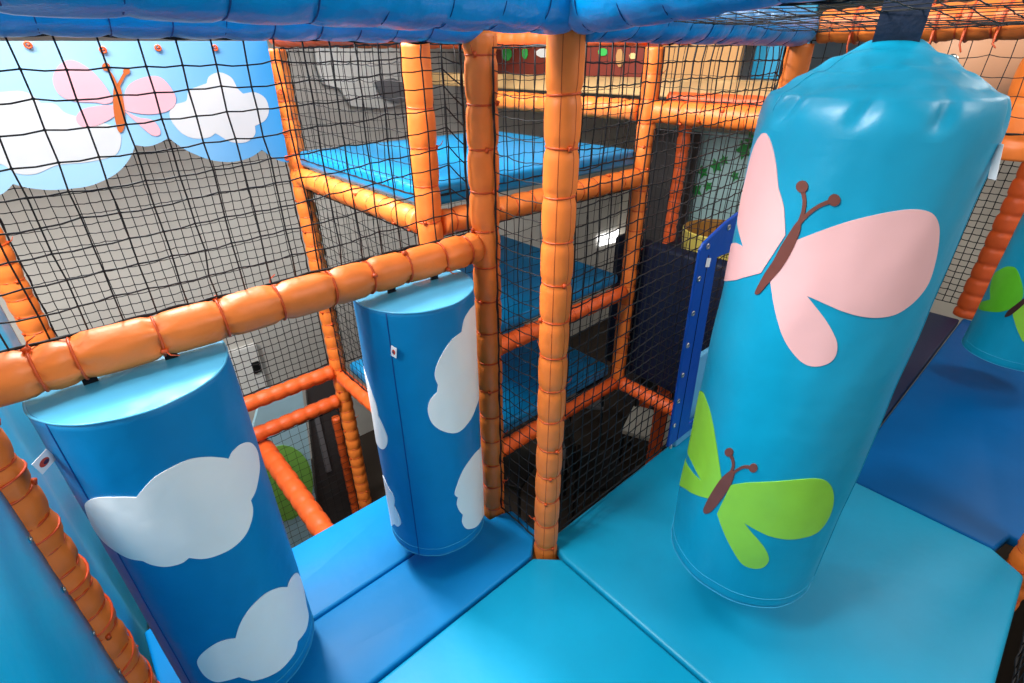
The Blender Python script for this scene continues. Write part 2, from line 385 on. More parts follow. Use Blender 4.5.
net('safety_net', (.06,.0,-1.2), X, Z, 22, 21, .05, .05, 'black net hanging below the back edge of the right hand mat', .0013, .004, 0, 19, border=False)

# ------------------------------------------------------------------ mats
def mat(name, poly, z1, th, mt, label, bev=.012, cat='floor mat'):
    g = G(); g.prism([(x, y, z1-th) for x, y in poly], (0,0,th))
    cx = sum(p[0] for p in poly)/len(poly); cyy = sum(p[1] for p in poly)/len(poly)
    o = fixn(g.build(name, M[mt], None, True, (cx, cyy, z1-th))); bevel(o, bev, 3)
    return tag(o, label, cat)
mat('floor_mat', [(-1.17,.016),(-.052,.016),(.022,-.056),(.022,-1.2),(-1.17,-1.2)], 0, .05, 'mat_front', 'cyan floor mat in the bottom centre in front of the centre post')
mat('floor_mat', [(.03,-.06),(.062,.034),(1.17,.034),(1.245,-.06),(1.245,-1.10),(1.2,-1.17),(1.18,-1.2),(.03,-1.2)], 0, .05, 'mat_right', 'large blue floor mat under the big butterfly bag')
mat('floor_mat', [(-1.175,.026),(-.05,.026),(.042,.096),(.042,.235),(.0,.252),(-.055,.26),(-.055,.322),(-1.13,.322),(-1.13,.25),(-1.175,.25)], 0, .05, 'mat_strip', 'darker blue floor mat under the front halves of the two rollers', .01)
mat('floor_mat', [(-1.13,.33),(-.06,.33),(-.052,.35),(-.052,.655),(-1.17,.655),(-1.17,.365),(-1.13,.365)], 0, .05, 'mat_strip', 'darker blue floor mat beyond the seam behind the rollers', .01)
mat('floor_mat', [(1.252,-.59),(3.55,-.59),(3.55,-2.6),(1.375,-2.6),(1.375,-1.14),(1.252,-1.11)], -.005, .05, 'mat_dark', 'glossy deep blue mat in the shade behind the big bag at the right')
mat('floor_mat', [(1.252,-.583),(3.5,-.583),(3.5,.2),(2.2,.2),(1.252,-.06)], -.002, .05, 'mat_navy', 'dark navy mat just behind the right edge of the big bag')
mat('platform_mat', [(.0,.62),(1.19,.62),(1.19,1.7),(.0,1.7)], 1.222, .07, 'mat_tower', 'bright blue mat on the raised platform', .018)
mat('platform_mat', [(.03,.63),(1.16,.63),(1.16,1.68),(.03,1.68)], .605, .055, 'mat_tower', 'blue mat on the middle level of the tower', .018)
mat('platform_mat', [(.05,.63),(1.16,.63),(1.16,1.68),(.05,1.68)], .045, .07, 'mat_tower', 'blue mat on the lowest level of the tower', .018)
g = G(); g.prism([(x_,.03,z_) for x_, z_ in ((1.275,-.03),(1.275,.757),(1.37,.757),(1.37,.60),(2.3,.60),(2.3,-.03))], (0,.74,0))
o = fixn(g.build('padded_block', M['navy'], None, True, (1.7,.4,-.03))); bevel(o, .02)
tag(o, 'dark navy padded block behind the back net of the shaft', 'padded block')
# yellow bowl on the block
g = G(); prof = [(.0,.0),(.14,.0),(.165,.01),(.175,.12),(.17,.125),(.155,.115),(.14,.02),(0,.016)]
rows = [[Vector((1.80+1.15*r*math.cos(2*PI*j/48), .44+1.15*r*math.sin(2*PI*j/48), .605+1.25*z)) for j in range(48)] for r, z in prof]
for i in range(len(rows)-1):
    g.grid(rows[i:i+2], True, False, 0 if i < 4 else 1)
tag(fixn(g.build('round_tub', None, None, True, (1.80,.44,.605), mats=[M['yellow'], M['bowlbrown']])), 'round yellow tub with an ochre inside on the navy block', 'tub')

# ------------------------------------------------------------------ hanging bags
def bump_fn(kind, seed):
    def f(th, z):
        if kind == 'big':
            d = .0035*noise.noise(Vector((math.cos(th)*2.2, math.sin(th)*2.2, z*3+seed)))
            d += .0025*noise.noise(Vector((math.cos(th)*4+3, math.sin(th)*4, z*7+seed)))
            return d
        d = .003*noise.noise(Vector((math.cos(th)*2, math.sin(th)*2, z*2.4+seed)))
        d += .0016*noise.noise(Vector((math.cos(th)*5+3, math.sin(th)*5, z*8+seed)))
        return d
    return f
class Cyl:
    def __init__(s, cx, cy, r, z0, z1, f): s.c = Vector((cx, cy, 0)); s.r = r; s.z0 = z0; s.z1 = z1; s.f = f
    def pt(s, th, z, off=0):
        rr = s.r+s.f(th, z)+off
        return Vector((s.c.x+rr*math.cos(th), s.c.y+rr*math.sin(th), z))
    def hit(s, u, v):
        """(theta, z) where the sight line meets the bag; past its outline the point is carried round the side"""
        d = ray(u, v); px, py = CAM.x-s.c.x, CAM.y-s.c.y
        A = d.x**2+d.y**2; Bq = px*d.x+py*d.y; Cq = px*px+py*py-s.r**2
        D = Bq*Bq-A*Cq
        if D >= 0:
            t = (-Bq-math.sqrt(D))/A; q = CAM+d*t
            return math.atan2(q.y-s.c.y, q.x-s.c.x), q.z
        t = -Bq/A; q = CAM+d*t; rx, ry = q.x-s.c.x, q.y-s.c.y
        th = math.atan2(ry, rx); miss = math.hypot(rx, ry)-s.r
        base = math.atan2(py, px); dd = (th-base+PI) % (2*PI)-PI
        return base+dd+math.copysign(miss/s.r*1.2+.02, dd), q.z
def applique(name, cyl, px, mt, parent, off=.0016, per=5, smooth=True, polar=None):
    P = smoothpoly(px, per) if smooth else [Vector(p[:2]) for p in px]
    TZ = [cyl.hit(p[0], p[1]) for p in P] if polar is None else polar
    base = TZ[0][0]
    S = [(((t-base+PI) % (2*PI)-PI)*cyl.r, z) for t, z in TZ]
    bm = bmesh.new(); vs = [bm.verts.new((a, b, 0)) for a, b in S]
    fc = bm.faces.new(vs)
    bmesh.ops.triangulate(bm, faces=[fc])
    xs = [a for a, b in S]; zs = [b for a, b in S]
    k = math.floor(min(xs)/.012)
    while k*.012 < max(xs):
        bmesh.ops.bisect_plane(bm, geom=bm.verts[:]+bm.edges[:]+bm.faces[:], plane_co=(k*.012,0,0), plane_no=(1,0,0)); k += 1
    k = math.floor(min(zs)/.02)
    while k*.02 < max(zs):
        bmesh.ops.bisect_plane(bm, geom=bm.verts[:]+bm.edges[:]+bm.faces[:], plane_co=(0,k*.02,0), plane_no=(0,1,0)); k += 1
    bmesh.ops.recalc_face_normals(bm, faces=bm.faces)
    bm.verts.ensure_lookup_table(); bm.verts.index_update()
    g = G(); V = [cyl.pt(base+v.co.x/cyl.r, v.co.y, off) for v in bm.verts]; n = len(V)
    V2 = [cyl.pt(base+v.co.x/cyl.r, v.co.y, -.001) for v in bm.verts]
    f = [tuple(v.index for v in q.verts) for q in bm.faces]
    side = []
    for e in bm.edges:
        if len(e.link_faces) == 1: a, b = e.verts[0].index, e.verts[1].index; side.append((a, b, b+n, a+n))
    nf = len(f); g.add(V, f); g.add(V+V2, side); bm.free()
    o = fixn(g.build(name, M[mt], parent))
    for p in o.data.polygons[nf:]: p.use_smooth = False
    return o
def band(cyl, z, off, r, n=96, a0=0, a1=2*PI):
    return [cyl.pt(a0+(a1-a0)*i/n, z, off) for i in range(n+1)]
# ---- the big butterfly bag
def big_bag(cx, cyy, r, z0, z1, ztop, label, seed, strap=True):
    cyl = Cyl(cx, cyy, r, z0, z1, bump_fn('big', seed))
    root = empty('hanging_bag', (cx, cyy, z0), label, 'hanging bag')
    n = 128; rows = []
    rows.append([Vector((cx, cyy, z0+.004))]*n)
    for q in (.5, .9): rows.append([cyl.pt(2*PI*j/n, z0)*1.0 if False else Vector((cx+r*q*math.cos(2*PI*j/n), cyy+r*q*math.sin(2*PI*j/n), z0+.002)) for j in range(n)])
    rows.append([cyl.pt(2*PI*j/n, z0+.003, -.006) for j in range(n)])
    N = 90
    for i in range(N+1):
        z = z0+.008+(z1-.06-z0-.008)*i/N
        rows.append([cyl.pt(2*PI*j/n, z) for j in range(n)])
    g = G(); g.grid(rows, True); g.build('body', M['bag'], root)
    # gathered top: rounds over the shoulder, then a puckered cone up to the strap
    g = G(); rows = []
    rnd = random.Random(seed); ph = rnd.uniform(0, 6)
    va = math.atan2(CAM.y-cyy, CAM.x-cx)+PI/2; ca, sa = math.cos(va), math.sin(va)
    zs = z1-.06
    prof = [(1, zs)]
    for i in range(1, 13):
        q = i/12; prof.append((1-.085*q**2.4, zs+.07*q-.006*q**4))
    e0, h0 = prof[-1]
    for i in range(1, 37):
        q = i/36; prof.append((e0*(1-q), h0+(ztop-h0)*q))
    dents = [(va-PI/2+a_, zd, w_) for a_, zd, w_ in ((.52,.012,.05), (-.06,.018,.06), (-.75,.015,.07), (1.3,.01,.06), (2.4,.012,.06), (-2.0,.012,.06))]
    for i, (q, z) in enumerate(prof):
        row = []; up = max(0, (i-9)/39)
        for j in range(n):
            th = 2*PI*j/n; ex, ey = math.cos(th), math.sin(th)
            rr = cyl.r+cyl.f(th, zs)
            for td, zd, wd in dents:
                dd = (th-td+PI) % (2*PI)-PI
                rr -= .012*min(1, max(0, (z-zs)/.025))*math.exp(-(dd/(wd*1.6))**2-((z-zs-zd-.03-.25*dd)/.028)**2)
            la = ex*ca+ey*sa; lb = -ex*sa+ey*ca
            apx = Vector((ca*la*.041-sa*lb*.013, sa*la*.041+ca*lb*.013, 0))
            p = Vector((ex*rr, ey*rr, 0))*q+apx*(1-q)
            w = math.sin(PI*min(1, up*1.0))**.8 if up > 0 else 0
            x_, y_ = ex*(1-up), ey*(1-up)
            dz = w*(.007*noise.noise(Vector((x_*3.2, y_*3.2, seed)))+.0035*noise.noise(Vector((x_*8, y_*8, seed+4)))+.003*math.sin(up*19+1.6*math.sin(th*2+ph)))
            row.append(Vector((cx, cyy, z+dz))+p)
        rows.append(row)
    g.grid(rows, True); g.add(rows[-1], [tuple(range(n))]); g.build('gathered_top', M['bag'], root)
    vs_ = va-PI/2-.95
    js = [int(((vs_+k_*.02) % (2*PI))/(2*PI)*n) for k_ in range(0, 1)]
    g = G(); g.tube([rows[i][js[0]] for i in range(6, 40)], .0014, 5); g.build('top_seam', M['bag'], root)
    g = G(); g.tube(band(cyl, z0+.045, .0005, r), .0011, 4, False); g.tube(band(cyl, z0+.008, .0005, r), .0016, 4, False); g.build('hem_stitching', M['stitch'], root)
    if strap:
        va = math.atan2(CAM.y-cyy, CAM.x-cx); f = Vector((math.cos(va), math.sin(va), 0)); s = Vector((-f.y, f.x, 0))
        # tilt a little to the right
        zt = 1.748
        for k, nm in ((1, 'front_strap'), (-1, 'rear_strap')):
            g = G(); rows = []
            for i in range(13):
                t = i/12; z = ztop-.012+(zt-ztop+.012)*t
                c = Vector((cx, cyy, z))+f*k*(.009+.022*math.sin(PI*min(1, t*.9)))
                rows.append([c-s*.0375+f*.0018, c+s*.0375+f*.0018, c+s*.0375-f*.0018, c-s*.0375-f*.0018])
            g.grid(rows, True, True); g.build(nm, M['strap'] if k > 0 else M['strapside'], root, False)
            if k > 0:
                g = G()
                for w in (-.027, .0, .027): pass
                zz = ztop+.006
                g.tube([Vector((cx, cyy, zz))+f*.0145+s*x for x in (-.03, -.01, .01, .03)], .0012, 4)
                g.build('strap_stitching', M['bluegrey'], root)
    if strap:
        g = G(); g.tube([(cx, cyy-.55, 1.758), (cx, cyy+.6, 1.758)], .011, 12); g.build('hanging_bar', M['metal'], root)
    return root, cyl
def K(pts, ox, oy, sc_): return [(ox+p[0]/sc_, oy+p[1]/sc_)+tuple(p[2:]) for p in pts]
S3 = 1024/300
bag, cb = big_bag(.355, -.519, .2115, .205, 1.532, 1.628, 'large turquoise hanging bag with a pink and a lime green butterfly', 5.0)
bf = empty('pink_butterfly', bag.location, None, None)
def sub_empty(name, parent):
    o = bpy.data.objects.new(name, None); C.objects.link(o); o.parent = parent; return o
bpy.data.objects.remove(bf)
rw = K([(232,212,'n'),(300,185),(400,150),(500,122),(600,103),(660,100),(705,112),(730,150),(733,200),(722,270),(700,340),(670,390),(630,430),(580,458),(520,468),(460,462),(400,445),(340,420),(283,395,'n'),(310,430),(345,475),(372,520),(386,560),(380,600),(355,625),(310,636),(270,625),(235,590),(205,540),(185,480),(170,420),(158,345,'n')], 724, 180, S3)
lw = [(786,235,'n'),(784.6,209),(781,195),(779,187.5),(776.7,164),(771.5,143),(765,132.8),(757.7,140.6),(751.8,155),(746,180),(740,205),(737.5,222),(739.5,233),(744.5,247.4,'n'),(739,244),(733,243),(728,248),(724,262),(720,279),(733,280.5),(746,277),(761,273,'n')]
bd = K([(262,135),(245,150),(225,180),(200,220),(170,275),(140,320),(115,365),(107,388),(122,387),(150,355),(190,310),(220,265),(245,215),(263,165)], 724, 180, S3)
pw = applique('butterfly_wings', cb, rw, 'pink', bag, .0018); pw['label'] = 'pale pink right wings of the upper butterfly'
pl = applique('butterfly_wings', cb, lw, 'pink', bag, .0018); pl['label'] = 'pale pink left wings of the upper butterfly'
def antenna(cyl, pts, knob, kr, w, mt, parent, body, off=.003):
    """brown body with antennae and knobs, laid on the bag"""
    b = applique('butterfly_body', cyl, body, mt, parent, off); b['_o'] = tuple(parent.location); parent = b
    for P, kn in zip(pts, knob):
        L = [Vector(p) for p in P]; side = []
        left = []; right = []
        for i, p in enumerate(L):
            t = (L[min(i+1, len(L)-1)]-L[max(i-1, 0)]).normalized(); nrm = Vector((-t.y, t.x)); left.append(tuple(p+nrm*w)); right.append(tuple(p-nrm*w))
        applique('antenna', cyl, left+right[::-1], mt, parent, off-.0004, 3)
        applique('antenna_knob', cyl, [(kn[0]+kr*math.cos(a*PI/6), kn[1]+kr*math.sin(a*PI/6)) for a in range(12)], mt, parent, off+.0003, 2)
    return b
antenna(cb, [K([(258,150),(272,110),(277,70),(270,30)], 724, 180, S3), K([(255,150),(285,118),(325,88),(370,70)], 724, 180, S3)], K([(269,22),(377,68)], 724, 180, S3), 6, 1.9, 'brown', bag, bd)
rg = K([(24,357,'n'),(70,351),(120,348),(230,340),(310,335),(350,345),(370,375),(371,420),(355,470),(325,510),(280,535),(220,543),(160,532),(110,510),(68,486,'n'),(95,520),(130,560),(150,595),(151,620),(130,640),(95,642),(60,625),(30,580),(5,530),(-22,455,'n')], 724, 380, S3)
lg = [(723,486,'n'),(719,458),(716,440),(713,423),(709,405),(703.5,392.5),(700,391.3),(697,396),(693,414),(690,431),(687.5,446),(690,456),(694.5,466),(702,481,'n'),(692,471),(685,460,),(681,464),(679,475),(679,484),(685,488.5),(695,494),(709,498,'n')]
bg = [(731.5,470),(722,478),(712,493),(705,508),(706,513),(712,511),(722,499),(731,485),(735,473)]
pw = applique('butterfly_wings', cb, rg, 'green', bag, .0018); pw['label'] = 'lime green right wings of the lower butterfly'
pl = applique('butterfly_wings', cb, lg, 'green', bag, .0018); pl['label'] = 'lime green left wings of the lower butterfly'
antenna(cb, [[(730,476),(733.5,467),(733.5,460),(730,452)], [(730,476),(737,470),(745,466.5),(753,468)]], [(729.8,451.8),(753.5,467.5)], 4.2, 1.35, 'brown', bag, bg)
# side label, rear seam and rivet of the big bag
def tag_on(cyl, th, z, w, h, parent, logo=True, tilt=0, out=.6):
    """small white cloth label sewn into a seam"""
    p = cyl.pt(th, z, .001); t = Vector((-math.sin(th), math.cos(th), 0)); nrm = Vector((math.cos(th), math.sin(th), 0))
    d = (t*math.cos(out)*(1 if tilt >= 0 else -1)+nrm*math.sin(out)).normalized(); u = Vector((0,0,1))+d*.25*tilt; u.normalize()
    k = d.cross(u).normalized()
    g = G(); g.prism([p-u*h/2, p+d*w-u*h/2, p+d*w+u*h/2, p+u*h/2], k*.0012)
    o = fixn(g.build('care_tag', M['label'], parent, False)); o['_o'] = tuple(parent.location); parent = o
    if logo:
        for kk in (-1, 1):
            g = G(); c = p+d*w*.55+k*(.0006+kk*.0011)
            g.prism([c+d*w*.3*math.cos(a*PI/8)+u*h*.24*math.sin(a*PI/8) for a in range(16)], k*.0004*kk); o1 = fixn(g.build('logo', M['logo_red'], parent, False))
            g = G(); c2 = c-d*w*.08-u*h*.05
            g.prism([c2+d*w*.17*math.cos(a*PI/8)+u*h*.12*math.sin(a*PI/8)+k*.0005*kk for a in range(16)], k*.0004*kk); fixn(g.build('logo', M['logo_dark'], parent, False))
def vseam(cyl, th, z0, z1, parent, mt='seam', r=.0016):
    g = G(); g.tube([cyl.pt(th, z0+(z1-z0)*i/40, .0004) for i in range(41)], r, 5, True); g.build('side_seam', M[mt], parent)
thR = cb.hit(985,190)[0]
vseam(cb, cb.hit(988,178)[0]+.0, .22, 1.46, bag, 'bag', .0016)
t2, z2 = cb.hit(992,160)
tag_on(cb, t2-.05, z2, .016, .06, bag, False, -1, 1.0)
g = G(); g.ring((.355+.062,-.519-.088,1.594), (.6,-.6,.5), .009, .003, 16, 6); g.build('eyelet', M['metal'], bag)
# ---- the second hanging bag at the right edge
bag2, cb2 = big_bag(2.62, -.892, .205, .2, 1.53, 1.62, 'second hanging bag with green butterfly wings, cut by the right edge of the photo', 9.0, True)
ul = [(990.7,285.7),(995.4,274),(1003.7,267.6),(1009.5,266.4),(1016.5,268.7),(1021,278.7),(1023,290),(1022,299),(1014,308,'n'),(1000,312),(985,311),(979.5,309),(979.5,306),(982,302),(990,299.4,'n')]
lr = [(1013.6,312),(1014.8,322),(1019,334),(1024,342),(1031,338),(1034,322),(1026,303)]
applique('butterfly_wings', cb2, ul, 'green2', bag2, .002); applique('butterfly_wings', cb2, lr, 'green', bag2, .002)
applique('butterfly_body', cb2, [(1005,317),(1008,311),(1018,303),(1030,294),(1031,297),(1021,307),(1011,315)], 'dkbrown', bag2, .004)

# ---- the two rollers under the rail
def roller(cx, cyy, r, z0, z1, label, seed):
    cyl = Cyl(cx, cyy, r, z0, z1, bump_fn('roll', seed))
    root = empty('soft_roller', (cx, cyy, z0), label, 'roller bag', 'cloud rollers under the near rail')
    n = 112; rows = [[Vector((cx, cyy, z0+.004))]*n, [Vector((cx+r*.93*math.cos(2*PI*j/n), cyy+r*.93*math.sin(2*PI*j/n), z0)) for j in range(n)], [cyl.pt(2*PI*j/n, z0+.003, -.004) for j in range(n)]]
    for i in range(71):
        z = z0+.008+(z1-z0-.008)*i/70
        rows.append([cyl.pt(2*PI*j/n, z, 0) for j in range(n)])
    rows.append([cyl.pt(2*PI*j/n, z1+.003, -.004) for j in range(n)])
    g = G(); g.grid(rows, True); g.build('body', M['roller'], root)
    g = G(); rows = []
    for q in (1.0, .985, .96, .9, .75, .5, .25, .0):
        rows.append([Vector((cx+(r-.003)*q*math.cos(2*PI*j/n), cyy+(r-.003)*q*math.sin(2*PI*j/n), z1+.003+.006*(1-q)+.002*noise.noise(Vector((q*4*math.cos(2*PI*j/n), q*4*math.sin(2*PI*j/n), seed))))) for j in range(n)])
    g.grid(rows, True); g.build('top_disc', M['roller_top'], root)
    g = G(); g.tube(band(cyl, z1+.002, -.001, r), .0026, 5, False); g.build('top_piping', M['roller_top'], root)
    g = G(); g.tube(band(cyl, z0+.04, .0004, r), .0009, 4, False); g.tube(band(cyl, z0+.007, .0004, r), .0014, 4, False); g.build('hem_stitching', M['stitch'], root)
    # two webbing hangers up to the rail
    for dx in (-.07, .07):
        g = G(); g.box(cx+dx-.012, cx+dx+.012, cyy-.002, cyy+.002, z1+.004, 1.062); g.build('hanger', M['strapside'], root, False)
    return root, cyl
r1, c1 = roller(-.9277, .307, .1745, .08, 1.04, 'blue roller at the lower left with two white clouds, nearest to the camera', 2.0)
r2, c2 = roller(-.2586, .307, .1686, .118, 1.036, 'blue roller beside the orange post, with a vertical seam and white clouds at its sides', 3.0)
cA = K([(292,425),(310,408),(350,400),(410,398),(465,400,'n'),(490,370),(530,330),(590,295),(650,270),(710,262),(760,265),(778,268,'n'),(790,245),(820,220),(850,213),(875,235),(884,280),(880,340),(868,380),(853,410,'n'),(860,440),(855,480),(835,530),(790,575),(740,600),(690,610),(645,607,'n'),(620,625),(570,635),(520,628),(490,615,'n'),(440,605),(390,580),(345,540),(310,485)], 0, 380, S3)
cB = [(197.8,661.7),(202,653),(214,644),(226,639.8),(235.3,638.3,'n'),(240,623.6),(249,609),(263.7,594),(278,587.6),(287.5,587,'n'),(291,578.5),(297,573),(302.5,586),(306.5,606),(308.5,618),(305,631,),(297,641,'n'),(294,653),(282,667),(267.6,676),(253,680),(249,679),(239,676.4,'n'),(228,679),(216,680),(205,674)]
cC = [(475.6,304),(465.4,317),(461.5,332,'n'),(452,339),(443,352),(436,367),(435,377),(438,385,'n'),(437,392,'n'),(430,400.5),(427.8,410.8),(431.7,422.5),(440.5,430),(452,433),(461,430),(470,419.5),(476,406),(479.5,392),(483,370),(484,340),(480,308)]
cD = [(483,446),(472.7,456),(462.4,471),(456.6,485.5),(454.6,494),(458,497.5,'n'),(457,504.5),(459.5,511),(463,515,'n'),(462.4,523),(467,529),(475.6,526.5),(481.5,518),(485,512),(488,490),(487,460)]
cE = [(363,368),(367.7,381),(373,395),(377,407),(378.5,416,'n'),(383.5,426.7),(387.5,437),(387,445),(383.5,449),(379,446),(372,430),(364,400)]
cF = [(382.5,476),(389,488),(394,498),(394,506,'n'),(399,516),(401,523),(398,526.5),(394,524,'n'),(390.6,526),(388,520),(383,500)]
for px, cyl, rt in ((cA,c1,r1),(cB,c1,r1),(cC,c2,r2),(cD,c2,r2),(cE,c2,r2),(cF,c2,r2)):
    applique('cloud_patch', cyl, px, 'white', rt, .0018)
vseam(c2, c2.hit(391,350)[0], .125, 1.034, r2, 'seam', .0018)
t, z = c2.hit(391.5,350); tag_on(c2, t, z, .024, .034, r2, True, 1, .5)
t, z = c1.hit(50,452); tag_on(c1, t+.05, z, .042, .032, r1, True, 1, .9)
vseam(c1, c1.hit(60,470)[0]+.28, .09, 1.04, r1, 'seam', .0014)

# ------------------------------------------------------------------ vinyl sheets at the left
g = G(); rows = []
for i in range(41):
    z = -.4+1.33*i/40; row = []
    for j in range(61):
        y = .37+1.25*j/60; amp = .014*(.35+.65*(1-i/40))
        row.append(Vector((-1.20+amp*math.sin(y*19+1.5*math.sin(z*3))+.006*noise.noise(Vector((y*5, z*5, 2))), y, z)))
    rows.append(row)
g.grid(rows, False)
o = g.build('vinyl_curtain', M['pvc'], None, True, (-1.215,1,0)); md = o.modifiers.new('solid', 'SOLIDIFY'); md.thickness = .003
tag(o, 'folded blue vinyl sheet hanging behind the lower left roller', 'vinyl curtain')
g = G(); rows = []
for i in range(31):
    z = .005+1.0*i/30
    rows.append([Vector((-1.185+.004*noise.noise(Vector((j*.2, z*4, 7)))-.012*math.sin(PI*j/40), .262-1.3*j/40, z)) for j in range(41)])
g.grid(rows, False)
pan = g.build('vinyl_wall', M['pvc'], None, True, (-1.19,-.4,0)); md = pan.modifiers.new('solid', 'SOLIDIFY'); md.thickness = .004
tag(pan, 'smooth bright blue vinyl wall panel in the bottom left corner', 'vinyl wall'); pan['_o'] = (-1.19,-.4,0)
for k in range(6):
    g = G(); z = .2+.15*k; g.ring((-1.180,.247,z), (1,0,0), .0055, .0018, 14, 6); g.build('grommet', M['metal'], pan)

# ------------------------------------------------------------------ royal blue crawl-through panel
yf = -.03
g = G()
def fz(u, v): p = at(u, v, 'y', yf); return (p.x, p.z)
outer = [fz(667,447), fz(699,250), fz(703,243), fz(725,222), fz(738,212), (1.15,1.09), (1.15,fz(667,447)[1])]
hole = [(fz(685,438)[0],fz(667,447)[1]+.05), fz(716,257), (1.08,.94), (1.08,fz(667,447)[1]+.05)]
bm = bmesh.new()
ov = [bm.verts.new((x, yf, z)) for x, z in outer]; hv = [bm.verts.new((x, yf, z)) for x, z in hole]
es = [bm.edges.new((ov[i], ov[(i+1) % 7])) for i in range(7)]+[bm.edges.new((hv[i], hv[(i+1) % 4])) for i in range(4)]
bmesh.ops.triangle_fill(bm, use_beauty=True, edges=es)
bmesh.ops.recalc_face_normals(bm, faces=bm.faces)
bm.verts.index_update()
vv = [v.co.copy() for v in bm.verts]; ff = [tuple(v.index for v in f.verts) for f in bm.faces]; bm.free()
fl = ob('crawl_panel', vv, ff, M['flap'], None, False, (.96,yf,.02)); fl['_o'] = (.96,yf,.02)
md = fl.modifiers.new('solid', 'SOLIDIFY'); md.thickness = .012; md.offset = 0; bevel(fl, .004, 2)
tag(fl, 'royal blue vinyl panel with a cut-out and metal eyelets left of the big bag', 'vinyl panel')
for z in (.1,.22,.35,.48,.62,.76,.9):
    g = G(); e0_, e1_ = fz(667,447), fz(699,250); xx = e0_[0]+(e1_[0]-e0_[0])*(z-e0_[1])/(e1_[1]-e0_[1])+.02
    g.ring((xx, yf-.0075, z), (0,1,0), .0085, .003, 16, 6); g.build('grommet', M['metal'], fl)
for x, z in (fz(706,246), fz(727,227), fz(737,218)):
    g = G(); g.ring((x, yf-.0075, z), (0,1,0), .0085, .003, 16, 6); g.build('grommet', M['metal'], fl)
g = G(); g.prism([at(u, v, 'y', yf-.0075) for u, v in ((705,267),(709,267),(708,259),(711,259))][:2]+[at(711,258,'y',yf-.0075), at(707,258,'y',yf-.0075)], (0,-.001,0)); fixn(g.build('care_tag', M['label'], fl, False))
g = G(); g.tube([at(677,440,'y',yf-.007), at(709,255,'y',yf-.007)], .0012, 4); g.build('stitching', M['navy'], fl)
g = G(); g.box(.86,1.14,.0,.024,.001,.47)
o = g.build('foam_panel', M['foamstrip'], None, False, (1.0,.01,.001)); bevel(o, .006); tag(o, 'narrow pale blue foam strip glimpsed through the cut-out of the royal blue panel', 'foam panel')

# ------------------------------------------------------------------ banner
yb = 1.668
def flat(name, px, mt, parent, y, th=.001, smooth=True, per=5, label=None, origin=None):
    P = smoothpoly(px, per) if smooth else px
    g = G(); g.prism([at(p[0], p[1], 'y', y) for p in P], (0, th, 0))
    o = fixn(g.build(name, M[mt], parent, False, origin))
    if label: o['label'] = label
    return o
edge = [(267,41,'n'),(289,162.6,'n'),(280,161),(272,157),(262,150,'n'),(249,158),(231,162),(211,160),(190,152),(176,143.5),(169,137.7,'n'),(158,143.5),(146.5,146.5),(135,145,'n'),(130,158),(117,173),(94,184.6),(73,188.5),(50,190),(29,188),(13,184,'n'),(0,195),(-30,200),(-75,182),(-95,120,'n'),(-80,41,'n')]
P = smoothpoly(edge, 5); g = G(); g.prism([at(p[0], p[1], 'y', yb) for p in P], (0,.003,0))
ban = fixn(g.build('sky_banner', M['skyblue'], None, False, (0,yb,1.64))); ban['_o'] = (0,yb,1.64)
tag(ban, 'printed sky banner with a pink butterfly and clouds at the upper left', 'banner')
Q = 300/1024
def kk(L): return [(p[0]*Q, p[1]*Q)+tuple(p[2:]) for p in L]
flat('cloud_print', [(-80,100),(-40,92),(0,92),(20,91),(32,95),(41,103,'n'),(55,104),(66,113),(85,118),(104,123),(118,130),(121,142),(115,155),(88,162),(58,165),(35,174),(15,173),(0,164),(-60,166)], 'cloud', ban, yb-.0012)
flat('cloud_print', kk([(580,400),(590,360),(635,345),(645,310),(690,290),(705,285,'n'),(715,260),(750,247),(790,265),(810,300),(830,320,'n'),(870,315),(905,335),(918,375),(905,410),(870,430,'n'),(870,460),(840,485),(790,485),(745,460),(735,455,'n'),(710,470),(660,472),(615,450)]), 'cloud', ban, yb-.0012)
for w in ([(180,270),(200,225),(240,205),(290,225),(340,270),(385,340),(360,355),(330,350),(250,345),(200,320)], [(385,360),(290,370),(260,400),(275,430),(320,432),(392,395)], [(420,345),(440,290),(500,262),(550,265),(590,310),(600,350),(570,380),(500,390),(425,375)], [(425,378),(470,400),(520,410),(545,440),(545,460),(520,462),(480,430)]):
    flat('wing_print', kk(w), 'bpink', ban, yb-.0024)
flat('butterfly_body_print', kk([(388,300),(400,288),(412,300),(425,370),(425,430),(413,453),(400,440),(387,370)]), 'bbrown', ban, yb-.0036)
for a, b_, kn, kr in (((397,292),(385,262),(362,228),14), ((404,292),(420,262),(432,243),12)):
    L = [Vector((p[0]*Q, p[1]*Q)) for p in (a, b_, kn)]; nn = Vector((1.9, .9))
    flat('antenna_print', [tuple(p+Vector((1.7,.6))) for p in L]+[tuple(p-Vector((1.7,.6))) for p in L[::-1]], 'bbrown', ban, yb-.0044, .0008, False)
    flat('antenna_print', [(kn[0]*Q+kr*Q*math.cos(i*PI/8), kn[1]*Q+kr*Q*math.sin(i*PI/8)) for i in range(16)], 'bbrown', ban, yb-.005, .0008, False)
for p in ((282,92),(287,133),(289,158),(30,45),(105,50),(160,48),(217,48)):
    g = G(); c = at(p[0]-2, p[1], 'y', yb-.006); g.ring(c, (0,1,0), .009, .003, 14, 6); g.tube([c+Vector((0,-.003,0)), c+Vector((.02,.02,.01)), c+Vector((.05,.06,.0))], .003, 5); g.build('lacing_tie', M['tie'], ban)

